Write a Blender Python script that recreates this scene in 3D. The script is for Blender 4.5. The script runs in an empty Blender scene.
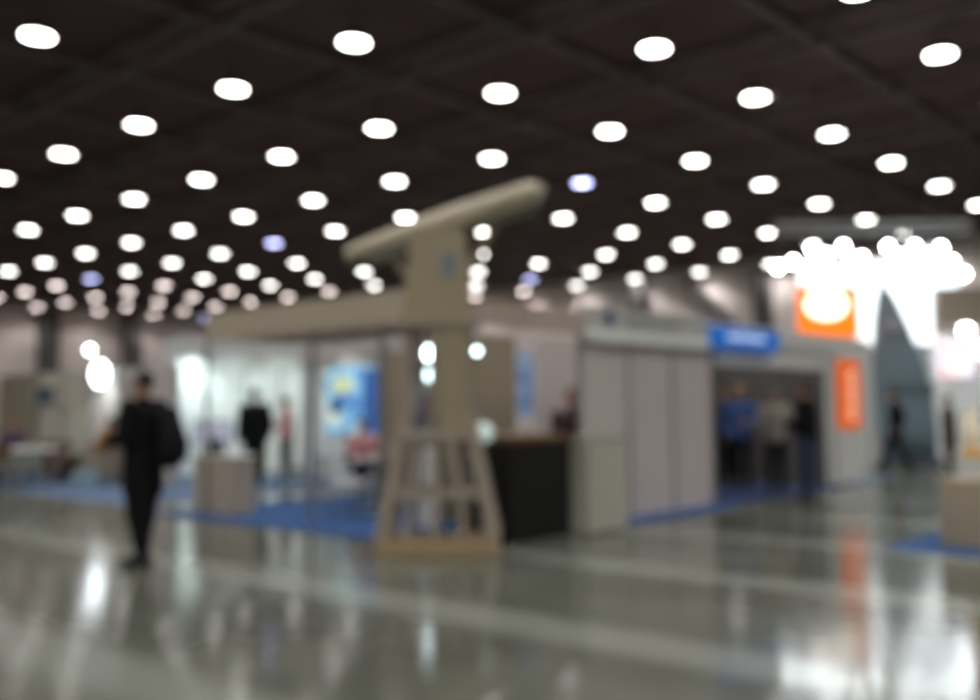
import bpy, bmesh, math, random
from mathutils import Vector, Matrix
random.seed(7)
PI = math.pi
C = bpy.context.scene.collection
SC = bpy.context.scene

# ------------------------------------------------------------------ camera
F, CX, CY, PIT, ROL, YAW = 985.0, 544.46, 337.75, 0.0694, 0.0106, 0.0848
HC = 1.5
Q = math.sqrt(0.5)
CP, SP, CR, SR, CW, SW = math.cos(PIT), math.sin(PIT), math.cos(ROL), math.sin(ROL), math.cos(YAW), math.sin(YAW)

def cam_dir(u, v, w=1.0):
    """camera (right, up, forward) -> world; world x, y run along the two wall directions of the hall"""
    u, v = CR*u + SR*v, -SR*u + CR*v
    y, z = CP*w - SP*v, SP*w + CP*v
    X, Y = CW*u + SW*y, -SW*u + CW*y
    return Vector(((X + Y)*Q, (Y - X)*Q, z))

def ray(px, py): return cam_dir((px - CX)/F, -(py - CY)/F)
FWD = Vector(((SW + CW)*Q, (CW - SW)*Q)); RGT = Vector(((CW - SW)*Q, (-SW - CW)*Q))

def G(px, py, z=0.0):
    d = ray(px, py); t = (z - HC)/d.z
    return Vector((d.x*t, d.y*t, z))
def A_(px, a):                      # y where the sight line of column px crosses x = a
    d = ray(px, 405); return d.y*a/d.x
def B_(px, b):                      # x where it crosses y = b
    d = ray(px, 405); return d.x*b/d.y
def at(px, py, D):                  # a point at distance D in front of the camera
    d = ray(px, py); t = D/(d.x*FWD.x + d.y*FWD.y)
    return Vector((d.x*t, d.y*t, HC + d.z*t))

cd = bpy.data.cameras.new('camera'); cam = bpy.data.objects.new('camera', cd); C.objects.link(cam)
R_, U_, W_ = cam_dir(1, 0, 0), cam_dir(0, 1, 0), cam_dir(0, 0, 1)
M = Matrix((R_, U_, -W_)).transposed().to_4x4(); M.translation = Vector((0, 0, HC))
cam.matrix_world = M
cd.sensor_fit = 'HORIZONTAL'; cd.sensor_width = 36; cd.lens = F/980*36
cd.shift_x = -(CX - 490)/980; cd.shift_y = -(350 - CY)/980
cd.clip_start = .02; cd.clip_end = 400
cd.dof.use_dof = True                # the whole hall is out of focus: the lens is focused on something very near
cd.dof.focus_distance = 0.40
BLUR = 16.5                          # blur diameter in pixels at infinity
ap = BLUR/F*0.40
cd.dof.aperture_fstop = (cd.lens/1000)/ap
cd.dof.aperture_ratio = 1.0
SC.camera = cam

# --------------------------------------------------------------- materials
def lin(c):
    c = c/255.0
    return c/12.92 if c <= .04045 else ((c + .055)/1.055)**2.4
def rgb(*c): return (lin(c[0]), lin(c[1]), lin(c[2]), 1)

MC = {}
def mat(name, col, rough=.6, metal=0.0, var=.08, scale=6.0, spec=.5):
    if name in MC: return MC[name]
    m = bpy.data.materials.new(name); m.use_nodes = True; MC[name] = m
    nt = m.node_tree; b = nt.nodes['Principled BSDF']
    c = rgb(*col)
    tc = nt.nodes.new('ShaderNodeTexCoord'); n = nt.nodes.new('ShaderNodeTexNoise')
    n.inputs['Scale'].default_value = scale; n.inputs['Detail'].default_value = 4
    nt.links.new(tc.outputs['Object'], n.inputs['Vector'])
    mx = nt.nodes.new('ShaderNodeMix'); mx.data_type = 'RGBA'
    mx.inputs[6].default_value = tuple(x*(1 - var) for x in c[:3]) + (1,)
    mx.inputs[7].default_value = tuple(min(1, x*(1 + var)) for x in c[:3]) + (1,)
    nt.links.new(n.outputs['Fac'], mx.inputs[0]); nt.links.new(mx.outputs[2], b.inputs['Base Color'])
    b.inputs['Roughness'].default_value = rough; b.inputs['Metallic'].default_value = metal
    b.inputs['Specular IOR Level'].default_value = spec
    return m

def glow(name, col, strength):
    if name in MC: return MC[name]
    m = bpy.data.materials.new(name); m.use_nodes = True; MC[name] = m
    b = m.node_tree.nodes['Principled BSDF']
    c = rgb(*col); b.inputs['Base Color'].default_value = c
    b.inputs['Emission Color'].default_value = rgb(*col); b.inputs['Emission Strength'].default_value = strength
    return m

def ramp_glow(name, cols, strength, vec='Z', scale=3.0, noise=1.5):
    """emissive print: soft irregular fields of several colours"""
    m = bpy.data.materials.new(name); m.use_nodes = True; nt = m.node_tree; b = nt.nodes['Principled BSDF']
    tc = nt.nodes.new('ShaderNodeTexCoord'); n = nt.nodes.new('ShaderNodeTexNoise')
    n.inputs['Scale'].default_value = scale; n.inputs['Detail'].default_value = noise
    nt.links.new(tc.outputs['Object'], n.inputs['Vector'])
    r = nt.nodes.new('ShaderNodeValToRGB'); e = r.color_ramp.elements
    while len(e) < len(cols): e.new(.5)
    for i, c in enumerate(cols):
        e[i].position = .32 + .36*i/(len(cols) - 1); e[i].color = rgb(*c)
    nt.links.new(n.outputs['Fac'], r.inputs['Fac'])
    nt.links.new(r.outputs['Color'], b.inputs['Base Color'])
    nt.links.new(r.outputs['Color'], b.inputs['Emission Color']); b.inputs['Emission Strength'].default_value = strength
    return m

def floor_mat():
    m = bpy.data.materials.new('polished_concrete'); m.use_nodes = True; nt = m.node_tree; b = nt.nodes['Principled BSDF']
    N, L = nt.nodes, nt.links
    tc = N.new('ShaderNodeTexCoord'); sx = N.new('ShaderNodeSeparateXYZ'); L.new(tc.outputs['Object'], sx.inputs[0])
    n1 = N.new('ShaderNodeTexNoise'); n1.inputs['Scale'].default_value = .55; n1.inputs['Detail'].default_value = 6
    n2 = N.new('ShaderNodeTexNoise'); n2.inputs['Scale'].default_value = 9; n2.inputs['Detail'].default_value = 5
    L.new(tc.outputs['Object'], n1.inputs['Vector']); L.new(tc.outputs['Object'], n2.inputs['Vector'])
    r = N.new('ShaderNodeValToRGB'); e = r.color_ramp.elements
    e[0].position = .3; e[0].color = rgb(80, 82, 73); e[1].position = .7; e[1].color = rgb(110, 112, 103)
    L.new(n1.outputs['Fac'], r.inputs['Fac'])
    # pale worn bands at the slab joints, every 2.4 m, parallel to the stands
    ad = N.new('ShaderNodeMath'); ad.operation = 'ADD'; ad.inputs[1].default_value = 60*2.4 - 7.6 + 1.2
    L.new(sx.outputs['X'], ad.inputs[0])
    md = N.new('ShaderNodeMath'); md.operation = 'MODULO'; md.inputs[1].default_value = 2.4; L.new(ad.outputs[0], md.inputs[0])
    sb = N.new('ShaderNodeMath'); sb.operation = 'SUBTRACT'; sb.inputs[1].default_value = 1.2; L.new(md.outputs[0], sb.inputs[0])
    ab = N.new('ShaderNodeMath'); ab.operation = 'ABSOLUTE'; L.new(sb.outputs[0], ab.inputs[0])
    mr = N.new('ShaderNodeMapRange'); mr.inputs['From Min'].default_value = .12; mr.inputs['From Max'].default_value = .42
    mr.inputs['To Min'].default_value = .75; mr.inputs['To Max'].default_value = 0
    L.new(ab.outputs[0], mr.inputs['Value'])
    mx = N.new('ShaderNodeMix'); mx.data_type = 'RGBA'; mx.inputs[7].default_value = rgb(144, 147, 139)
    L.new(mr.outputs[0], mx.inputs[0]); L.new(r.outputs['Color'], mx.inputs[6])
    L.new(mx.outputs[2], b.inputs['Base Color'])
    rr = N.new('ShaderNodeMapRange'); rr.inputs['To Min'].default_value = .08; rr.inputs['To Max'].default_value = .17
    L.new(n1.outputs['Fac'], rr.inputs['Value']); L.new(rr.outputs[0], b.inputs['Roughness'])
    bp = N.new('ShaderNodeBump'); bp.inputs['Strength'].default_value = .04; bp.inputs['Distance'].default_value = .01
    L.new(n2.outputs['Fac'], bp.inputs['Height']); L.new(bp.outputs[0], b.inputs['Normal'])
    b.inputs['IOR'].default_value = 1.27
    return m

# ----------------------------------------------------------------- geometry
def bx(bm, x0, x1, y0, y1, z0, z1):
    vs = [bm.verts.new((x, y, z)) for z in (z0, z1) for y in (y0, y1) for x in (x0, x1)]
    for f in ((0, 2, 3, 1), (4, 5, 7, 6), (0, 1, 5, 4), (2, 6, 7, 3), (0, 4, 6, 2), (1, 3, 7, 5)):
        bm.faces.new([vs[i] for i in f])
    return vs

def bar(bm, p, q, w, h=None, up=(0, 0, 1)):
    """square-section bar from p to q"""
    p, q = Vector(p), Vector(q); h = h or w
    t = (q - p).normalized(); u = Vector(up)
    if abs(t.dot(u)) > .98: u = Vector((1, 0, 0))
    s = t.cross(u).normalized(); u = s.cross(t).normalized()
    vs = [bm.verts.new(c + s*i*w/2 + u*j*h/2) for c in (p, q) for j in (-1, 1) for i in (-1, 1)]
    for f in ((0, 2, 3, 1), (4, 5, 7, 6), (0, 1, 5, 4), (2, 6, 7, 3), (0, 4, 6, 2), (1, 3, 7, 5)):
        bm.faces.new([vs[i] for i in f])

def lathe(bm, prof, n=20, c=(0, 0, 0)):
    rings = []
    for r, z in prof:
        rings.append([bm.verts.new((c[0] + r*math.cos(2*PI*i/n), c[1] + r*math.sin(2*PI*i/n), c[2] + z)) for i in range(n)])
    for a, b in zip(rings, rings[1:]):
        for i in range(n): bm.faces.new((a[i], a[(i + 1) % n], b[(i + 1) % n], b[i]))
    bm.faces.new(rings[0][::-1]); bm.faces.new(rings[-1])

def tube(bm, pts, rads, n=12, ref=(1, 0, 0), cap=True):
    """tapered closed tube; each radius may be (along ref, across)"""
    pts = [Vector(p) for p in pts]; rads = [(r, r) if not isinstance(r, tuple) else r for r in rads]
    if cap:
        t0 = (pts[0] - pts[1]).normalized(); t1 = (pts[-1] - pts[-2]).normalized()
        m0, m1 = min(rads[0]), min(rads[-1])
        P = [pts[0] + t0*m0*.95, pts[0] + t0*m0*.6]; Rr = [tuple(r*.3 for r in rads[0]), tuple(r*.8 for r in rads[0])]
        pts, rads = P + pts + [pts[-1] + t1*m1*.6, pts[-1] + t1*m1*.95], Rr + rads + [tuple(r*.8 for r in rads[-1]), tuple(r*.3 for r in rads[-1])]
    rings = []; ref = Vector(ref)
    for i, p in enumerate(pts):
        t = (pts[min(i + 1, len(pts) - 1)] - pts[max(i - 1, 0)]).normalized()
        rf = ref if abs(t.dot(ref)) < .95 else Vector((0, 1, 0))
        a = (rf - t*t.dot(rf)).normalized(); b = t.cross(a)
        rings.append([bm.verts.new(p + a*rads[i][0]*math.cos(2*PI*k/n) + b*rads[i][1]*math.sin(2*PI*k/n)) for k in range(n)])
    for a, b in zip(rings, rings[1:]):
        for i in range(n): bm.faces.new((a[i], a[(i + 1) % n], b[(i + 1) % n], b[i]))
    bm.faces.new(rings[0][::-1]); bm.faces.new(rings[-1])

def ball(bm, c, r, seg=14):
    r = (r, r, r) if not isinstance(r, tuple) else r
    g = bmesh.ops.create_uvsphere(bm, u_segments=seg, v_segments=seg//2 + 2, radius=1)
    for v in g['verts']: v.co = Vector((v.co.x*r[0], v.co.y*r[1], v.co.z*r[2])) + Vector(c)

def obj(name, bm, m, parent=None, world=False, smooth=False, bevel=0):
    if world and parent is not None:
        bpy.context.view_layer.update(); bm.transform(parent.matrix_world.inverted())
    bmesh.ops.recalc_face_normals(bm, faces=bm.faces)
    me = bpy.data.meshes.new(name); bm.to_mesh(me); bm.free()
    me.materials.append(m)
    o = bpy.data.objects.new(name, me); C.objects.link(o); o.parent = parent
    if smooth:
        for p in me.polygons: p.use_smooth = True
    if bevel:
        md = o.modifiers.new('bevel', 'BEVEL'); md.width = bevel; md.segments = 2; md.limit_method = 'ANGLE'
    return o

def BM(): return bmesh.new()
def boxo(name, dims, m, parent=None, world=True, bevel=0):
    bm = BM(); bx(bm, *dims); return obj(name, bm, m, parent, world, bevel=bevel)

def tag(o, label, cat, group=None):
    o['label'] = label; o['category'] = cat
    if group: o['group'] = group
    return o
def thing(name, label, cat, loc=(0, 0, 0), rz=0, group=None):
    o = bpy.data.objects.new(name, None); C.objects.link(o); o.empty_display_size = .2
    o.location = loc; o.rotation_euler = (0, 0, rz); return tag(o, label, cat, group)
def struct(name, bm, m, **k):
    o = obj(name, bm, m, **k); o['kind'] = 'structure'; return o
def dup(root, loc, label=None, group=None, rz=None):
    r = root.copy(); C.objects.link(r); r.location = loc
    if rz is not None: r.rotation_euler = (0, 0, rz)
    if label: r['label'] = label
    if group: r['group'] = group
    for ch in list(root.children):
        c = ch.copy(); C.objects.link(c); c.parent = r
        for g in ch.children:
            d = g.copy(); C.objects.link(d); d.parent = c
    return r

def face(deg):
    """turn of a thing whose front is local +y: 0 looks away from the camera, 90 looks to the right of the photo"""
    v = FWD*math.cos(math.radians(deg)) + RGT*math.sin(math.radians(deg))
    return math.atan2(v.y, v.x) - PI/2

# ------------------------------------------------------------------- shell
A0, A1, B0, B1, ZC = -12.0, 51.1, -25.0, 78.3, 9.95
bm = BM(); bx(bm, A0, A1, B0, B1, -.2, 0); struct('floor', bm, floor_mat())
ceil_m = mat('dark_roof_deck', (86, 60, 62), .8, var=.35, scale=.5)
bm = BM(); bx(bm, A0, A1, B0, B1, ZC, ZC + .2); struct('ceiling', bm, ceil_m)
hall_m = mat('hall_wall_paint', (226, 214, 210), .8, var=.06, scale=.4)
bm = BM(); bx(bm, A1, A1 + .3, B0, B1, -.2, ZC + .2); struct('wall_right', bm, hall_m)
bm = BM(); bx(bm, A0, A1, B1, B1 + .3, -.2, ZC + .2); struct('wall_left', bm, hall_m)
bm = BM(); bx(bm, A0 - .3, A0, B0, B1, -.2, ZC + .2); struct('wall_back', bm, hall_m)
bm = BM(); bx(bm, A0, A1, B0 - .3, B0, -.2, ZC + .2); struct('wall_front', bm, hall_m)

S = 6.5; H = 1.2005*S; X0, Y0, DY = .1544, 3.2003, .5002
def lamp_pos(k, c):
    X, Y = (c + X0)*S, (Y0 + DY*k)*S
    return Vector(((X + Y)*Q, (Y - X)*Q, HC + H))
p0 = lamp_pos(0, .5); STEP = S*Q
truss_m = mat('dark_brown_steel', (108, 97, 94), .55, var=.2)
def truss(axis, c):
    """lattice roof girder along x or y"""
    bm = BM(); lo, hi = (A0, A1) if axis == 'x' else (B0, B1)
    P = (lambda s, z: (s, c, z)) if axis == 'x' else (lambda s, z: (c, s, z))
    n = int((hi - lo)/2.3); st = (hi - lo)/n
    zt, zb = ZC - .03, ZC - .95
    if axis == 'x':
        bar(bm, P(lo, ZC - .15), P(hi, ZC - .15), .14, .22)
    else:
        bar(bm, P(lo, zt - .05), P(hi, zt - .05), .12); bar(bm, P(lo, zb + .3), P(hi, zb + .3), .12)
        for i in range(n):
            a = lo + i*st
            bar(bm, P(a, zb + .3), P(a + st/2, zt), .07); bar(bm, P(a + st/2, zt), P(a + st, zb + .3), .07)
    o = struct('roof_girder' if axis == 'y' else 'roof_purlin', bm, truss_m)
k = 0
x = p0.x % STEP
x = p0.x - math.floor((p0.x - A0)/STEP)*STEP + STEP/2
while x < A1 - 1: truss('y', x); x += STEP
y = p0.y - math.floor((p0.y - B0)/STEP)*STEP + STEP/2
while y < B1 - 1: truss('x', y); y += STEP
# columns, braces and ducts along the far walls
col_m = mat('column_grey', (84, 80, 80), .6)
for px in (640, 765):
    yb = A_(px, A1 - .5); bm = BM(); bx(bm, A1 - .75, A1 - .05, yb - .45, yb + .45, 0, ZC - .8); struct('column', bm, col_m)
ya, yb = A_(690, A1 - .3), A_(738, A1 - .3)
bm = BM(); bar(bm, (A1 - .3, ya, 9.0), (A1 - .3, yb, 5.8), .5, .5); struct('wall_brace', bm, col_m)
for px in (47, 132):
    xb = B_(px, B1 - .5); bm = BM(); bx(bm, xb - .7, xb + .7, B1 - .8, B1 - .05, 0, ZC - .6); struct('column', bm, col_m)
duct_m = mat('galvanised_duct', (120, 122, 130), .45, .6)

# ------------------------------------------------------------ ceiling lamps
L0 = 17.0
beam_d = bpy.data.lights.new('lamp_beam', 'SPOT'); beam_d.energy = 300; beam_d.spot_size = math.radians(136); beam_d.spot_blend = .5
beam_d.shadow_soft_size = .2; beam_d.color = (1, .985, .95)
hous = mat('lamp_housing', (60, 60, 62), .4, .5)
lampm = {'n': glow('lamp_white', (255, 252, 246), L0), 'w': glow('lamp_warm', (255, 232, 206), L0*.85),
         'p': glow('lamp_pinkish', (250, 232, 226), L0*.8), 'b': glow('lamp_bluish', (196, 200, 255), L0*.6),
         'd': glow('lamp_dim', (250, 228, 210), L0*.3)}
def make_lamp(kind, label):
    t = thing('ceiling_lamp', label, 'ceiling lamp')
    bm = BM(); lathe(bm, [(.31, -.02), (.325, .02), (.30, .07), (.17, .16), (.10, .26), (.06, .29)], 20); obj('housing', bm, hous, t, smooth=True)
    bm = BM(); lathe(bm, [(.29, -.03), (.30, -.018)], 24); obj('diffuser', bm, lampm[kind], t)
    bm = BM(); bar(bm, (0, 0, .28), (0, 0, ZC - HC - H - .02), .02); obj('suspension_rod', bm, hous, t)
    lo_ = bpy.data.objects.new('lamp_beam', beam_d); C.objects.link(lo_); lo_.parent = t; lo_.location = (0, 0, -.05)
    return t
protos = {}
maxk = {2: 11, 1.5: 12, 1: 13, .5: 14, 0: 15, -.5: 16, -1: 17, -1.5: 18, -2: 19, -2.5: 18, -3: 19, -3.5: 20, -4: 19, -4.5: 18, -5: 17, -5.5: 16, -6: 15, -6.5: 14}
blue = {(8, -1.5), (12, -3.5), (4, .5), (16, -1.5), (12, .5), (20, -3.5), (19, -2)}
dim = {(19, -3), (18, -2.5)}
skip = {(8, .5), (18, -1.5), (19, -2), (17, -1), (16, -.5)}
ORD = ['first', 'second', 'third', 'fourth', 'fifth', 'sixth', 'seventh', 'eighth', 'ninth', 'tenth', 'eleventh', 'twelfth', 'thirteenth',
       'fourteenth', 'fifteenth', 'sixteenth', 'seventeenth', 'eighteenth', 'nineteenth', 'twentieth', 'twenty-first', 'twenty-second']
def px_of(p):
    d = p - Vector((0, 0, HC)); w = d.dot(W_)
    return (CX + F*d.dot(R_)/w, CY - F*d.dot(U_)/w) if w > .2 else None
seen, unseen = {}, []
for k in range(-14, 22):
    for j in range(-14, 15):
        c = j + (.5 if k % 2 == 0 else 0)
        if k > 15.4 - 2*c + (1 if c < -.9 else 0) or k > 28.2 + 2*c: continue
        if c in maxk and k > maxk[c]: continue
        if (k, c) in skip: continue
        p = lamp_pos(k, c)
        if not (A0 + .5 < p.x < A1 - .5 and B0 + .5 < p.y < B1 - .5): continue
        q = px_of(p)
        if q and -30 < q[0] < 1010 and -20 < q[1] < 406: seen.setdefault(k, []).append((c, p))
        elif p.xy.length < 30: unseen.append(p)
def place(kind, p, label, group):
    if kind not in protos: t = protos[kind] = make_lamp(kind, label)
    else: t = dup(protos[kind], p, label)
    t.location = p; t['group'] = group
rows = sorted(seen)
for k in rows:
    items = sorted(seen[k])
    for i, (c, p) in enumerate(items):
        if (k, c) in blue: kd = 'b'
        elif (k, c) in dim: kd = 'd'
        elif k >= 13 and c < 1: kd = ('w', 'p')[int(c*2 + k) % 2] if k > 13 or c < -2 else 'n'
        elif k == 12 and c < -3: kd = 'w'
        else: kd = 'n'
        tint = {'n': 'white', 'w': 'warm white', 'p': 'pinkish white', 'b': 'bluish', 'd': 'dim'}[kd]
        rw = 'row nearest the camera' if k == rows[0] else (ORD[k - rows[0]] + ' row from the camera')
        wh = 'only lamp' if len(items) == 1 else (ORD[i] + ' from the left')
        place(kd, p, f'{tint} round ceiling lamp, {wh} in the {rw}', 'round high ceiling lamps in view')
for p in unseen:
    place('n', p, 'round ceiling lamp beyond the edge of the photo, over the near floor', 'ceiling lamps out of view')

# --------------------------------------------------------- common materials
white = mat('white_panel', (225, 226, 224), .45, var=.04)
grey_panel = mat('grey_panel', (208, 198, 194), .5, var=.04)
beige = mat('beige_panel', (190, 178, 158), .6, var=.06)
olive = mat('olive_beige_panel', (160, 148, 126), .7, var=.06)
cream = mat('cream_panel', (205, 200, 184), .6, var=.04)
alu = mat('aluminium', (175, 178, 180), .35, .8)
black = mat('matt_black', (20, 20, 21), .45)
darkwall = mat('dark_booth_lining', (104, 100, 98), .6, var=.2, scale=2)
carpet_m = mat('blue_carpet', (34, 76, 130), .95, var=.15, scale=20)
steelblue = mat('slate_blue_fabric', (116, 138, 150), .6, var=.1, scale=2)
wood = mat('raw_timber', (164, 152, 138), .6, var=.16, scale=9)
wood2 = mat('varnished_timber', (172, 150, 118), .5, var=.16, scale=9)
ply = mat('plywood_sheet', (158, 148, 122), .65, var=.1, scale=4)
signblue = glow('lit_blue_sign', (22, 96, 180), .5)
signwhite = glow('lit_white_print', (230, 240, 255), .55)

# ------------------------------------------------------------------ carpets
bm = BM()
poly = [(7.35, 8.45), (8.0, 7.95), (9.95, 7.95), (9.95, 7.2), (13.0, 7.2), (13.0, 13.7), (7.35, 13.7)]
lo_ = [bm.verts.new((x, y, .001)) for x, y in poly]; hi_ = [bm.verts.new((x, y, .012)) for x, y in poly]
bm.faces.new(lo_[::-1]); bm.faces.new(hi_)
for i in range(7): bm.faces.new((lo_[i], lo_[(i + 1) % 7], hi_[(i + 1) % 7], hi_[i]))
tag(obj('carpet', bm, carpet_m), 'bright blue carpet under the stand behind the wooden tower', 'carpet')
tag(boxo('carpet', (13.1, 17.4, 7.35, 10.29, .001, .012), mat('navy_carpet', (34, 52, 92), .95)), 'dark blue carpet inside the open-fronted booth', 'carpet')
pale_c = mat('pale_blue_carpet', (88, 108, 138), .95, var=.15, scale=20)
tag(boxo('carpet', (7.75, 13.5, 15.3, 27.5, .001, .012), pale_c), 'blue carpet strip under the lounge stand at the far left', 'carpet')
tag(boxo('carpet', (10.05, 13.5, .4, 3.95, .001, .012), carpet_m), 'blue carpet under the white-topped counter at the right edge', 'carpet')
tag(boxo('carpet', (17.7, 19.6, 7.4, 9.5, .001, .012), pale_c), 'pale blue carpet patch in front of the orange poster', 'carpet')

# ------------------------------------------------ island stand (right flank)
ZB = .013
st = thing('exhibition_stand', 'white corner exhibition stand with closed wall panels, behind the wooden tower and black counter', 'exhibition stand', (9.8, 7.7, 0))
for i in range(3):
    a = 9.83 + i*1.07
    boxo('wall_panel', (a + .03, a + 1.04, 7.70, 7.73, ZB, 2.42), grey_panel, st)
for a in (9.83, 10.9, 11.97, 13.04):
    boxo('post', (a - .022, a + .022, 7.69, 7.74, ZB, 2.5), alu, st)
f1 = boxo('fascia', (9.83, 12.82, 7.62, 7.70, 2.46, 2.79), mat('fascia_grey', (192, 192, 186), .5), st)
for i in range(9): boxo('letter', (10.75 + i*.15, 10.75 + i*.15 + .09, 7.612, 7.619, 2.56, 2.56 + (.11 if i % 3 else .15)), mat('grey_letters', (150, 152, 155), .5), f1)
bm = BM(); lathe(bm, [(.10, -.004), (.10, .004)], 20); bm.transform(Matrix.Translation((10.35, 7.61, 2.63)) @ Matrix.Rotation(PI/2, 4, 'X'))
obj('emblem', bm, mat('navy_emblem', (40, 58, 110), .5), f1, True)
boxo('light_rail', (9.83, 12.82, 7.57, 7.63, 2.33, 2.46), mat('rail_white', (240, 244, 242), .3), st)
fc = boxo('corner_fascia', (7.75, 9.83, 7.63, 7.71, 2.42, 2.68), beige, st)
for i in range(4): boxo('print_field', (7.9 + i*.5, 8.2 + i*.5, 7.622, 7.629, 2.46, 2.64), mat('pinkish_print', (196, 176, 172), .6), fc)
boxo('side_fascia', (7.75, 7.83, 7.71, A_(205, 7.75), 2.5, 2.9), beige, st)
for b in (A_(207, 7.78), A_(312, 7.78), A_(382, 7.78)): boxo('post', (7.76, 7.81, b - .025, b + .025, ZB, 2.5), alu, st)
boxo('post', (7.76, 7.82, 7.64, 7.70, ZB, 2.45), alu, st)
# inner rear wall
boxo('wall_panel', (8.95, 10.62, 9.50, 9.54, ZB, 2.5), olive, st)
boxo('wall_panel', (11.05, 12.98, 9.50, 9.54, ZB, 2.5), grey_panel, st)
boxo('wall_panel', (9.48, 9.53, A_(401, 9.5), A_(379, 9.5), ZB, 2.32), olive, st)
bn = boxo('banner_panel', (10.66, 10.98, 9.49, 9.52, 1.35, 2.3), ramp_glow('blue_banner_print', [(96, 120, 170), (130, 160, 205), (170, 195, 220)], .15, scale=4), st)

# -------------------------------------------------- booth with the open front
bt = thing('exhibition_booth', 'open-fronted booth with a dark interior under a white fascia, three visitors before it', 'exhibition booth', (15.2, 7.7, 0))
boxo('header_panel', (13.08, 17.60, 7.70, 7.74, 2.10, 2.44), white, bt)
boxo('fascia', (12.83, 18.9, 7.62, 7.70, 2.44, 2.74), white, bt)
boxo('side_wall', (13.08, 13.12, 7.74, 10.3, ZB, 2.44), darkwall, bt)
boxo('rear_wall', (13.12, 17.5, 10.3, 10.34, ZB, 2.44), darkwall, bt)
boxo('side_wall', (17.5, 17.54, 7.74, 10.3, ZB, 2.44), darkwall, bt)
boxo('jamb', (17.12, 17.62, 7.69, 7.74, ZB, 2.10), white, bt)
boxo('post', (13.06, 13.11, 7.68, 7.73, ZB, 2.44), alu, bt)
# shelving inside
sh = boxo('display_shelf', (13.7, 16.9, 9.8, 10.28, .9, .94), mat('shelf_grey', (120, 120, 118), .5), bt)
sg = thing('fascia_sign', 'blue illuminated fascia sign with pale lettering over the open booth', 'sign', (14.1, 7.6, 2.45))
boxo('sign_box', (B_(713, 7.57), B_(777, 7.6), 7.53, 7.615, 2.36, 2.68), signblue, sg)
x0, x1 = B_(725, 7.6), B_(764, 7.6)
for i in range(9):
    xx = x0 + (x1 - x0)*i/9; bm = BM()
    bar(bm, (xx + .02, 7.525, 2.48), (xx + .04, 7.525, 2.58 + .03*(i % 2)), .04, .012); bar(bm, (xx + .04, 7.525, 2.52), (xx + .1, 7.525, 2.52), .012, .03)
    obj('letter', bm, signwhite, sg, True)


# orange poster beside the booth
xa, xb = B_(836, 7.6), B_(861, 7.6)
ps = thing('poster_stand', 'tall orange poster with white marks above a pale panel, right of the open booth', 'poster', ((xa + xb)/2, 7.6, 0))
boxo('panel', (xa, xb, 7.60, 7.64, .013, 2.36), white, ps)
po = boxo('poster', (xa + .04, xb - .04, 7.585, 7.598, 1.02, 2.30), glow('orange_print', (236, 100, 8), .45), ps)
for i in range(3):
    zc = 1.32 + i*.33; xm = (xa + xb)/2 + .15; bm = BM()
    tube(bm, [(xm + .15*math.cos(t), 7.58, zc + .10*math.sin(t)) for t in [math.radians(d) for d in range(60, 301, 30)]], [.03]*9, 6, ref=(0, 1, 0))
    obj('white_mark', bm, glow('white_print', (250, 225, 200), .6), po, True)

# -------------------------------------------------------- timber tower model
tc = G(440, 551); TZ = face(0)
tw = thing('timber_tower', 'pale timber tower model with splayed legs and a long tilted beam on top', 'tower model', (tc.x, tc.y, 0), TZ)
W0, W1, Dp0, Dp1 = .58, .37, .38, .27
for s in (-1, 1):
    boxo('base_rail', (-W0 - .04, W0 + .04, s*Dp0 - .045, s*Dp0 + .045, 0, .15), wood2, tw, False, .008)
    boxo('base_rail', (s*W0 - .045, s*W0 + .045, -Dp0 + .046, Dp0 - .046, 0, .15), wood2, tw, False, .008)
for sx in (-1, 1):
    for sy in (-1, 1):
        bm = BM(); bar(bm, (sx*W0, sy*Dp0, .15), (sx*W1, sy*Dp1, 1.16), .085); obj('leg', bm, wood, tw)
for s in (-1, 1):
    u = .62; wx, dy = W0 + (W1 - W0)*(u - .15)/1.0, Dp0 + (Dp1 - Dp0)*(u - .15)/1.0
    bm = BM(); bar(bm, (-wx, s*dy, u), (wx, s*dy, u), .07, .09); obj('cross_rail', bm, wood, tw)
    bm = BM(); bar(bm, (s*wx, -dy, u), (s*wx, dy, u), .07, .09); obj('cross_rail', bm, wood, tw)
    for xx in (-.28, -.03, .24):
        bm = BM(); bar(bm, (xx*1.15, s*Dp0, .15), (xx*.75, s*Dp1, 1.16), .055, .05); obj('slat', bm, wood, tw)
boxo('platform', (-.41, .41, -.32, .32, 1.16, 1.25), wood, tw, False, .006)
# boarded shaft: tall tapering box with open bays between corner posts
def quadbox(bm, w0, d0, z0, w1, d1, z1):
    lo = [bm.verts.new((sx*w0, sy*d0, z0)) for sx, sy in ((-1, -1), (1, -1), (1, 1), (-1, 1))]
    hi = [bm.verts.new((sx*w1, sy*d1, z1)) for sx, sy in ((-1, -1), (1, -1), (1, 1), (-1, 1))]
    bm.faces.new(lo[::-1]); bm.faces.new(hi)
    for i in range(4): bm.faces.new((lo[i], lo[(i + 1) % 4], hi[(i + 1) % 4], hi[i]))
for sx in (-1, 1):
    for sy in (-1, 1):
        bm = BM(); bar(bm, (sx*.36, sy*.27, 1.25), (sx*.30, sy*.24, 2.36), .07); obj('corner_post', bm, wood, tw)
boxo('shaft_board', (.03, .33, -.30, -.27, 1.25, 2.36), ply, tw, False)
bm = BM(); quadbox(bm, .36, .29, 2.36, .27, .22, 3.38); obj('shaft', bm, ply, tw)
bm = BM(); bx(bm, .06, .19, -.265, -.25, 2.86, 3.10); obj('window', bm, mat('bluish_glass', (120, 140, 150), .15), tw)
boxo('collar', (-.42, .42, -.33, .33, 2.34, 2.42), wood, tw, False, .006)
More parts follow.
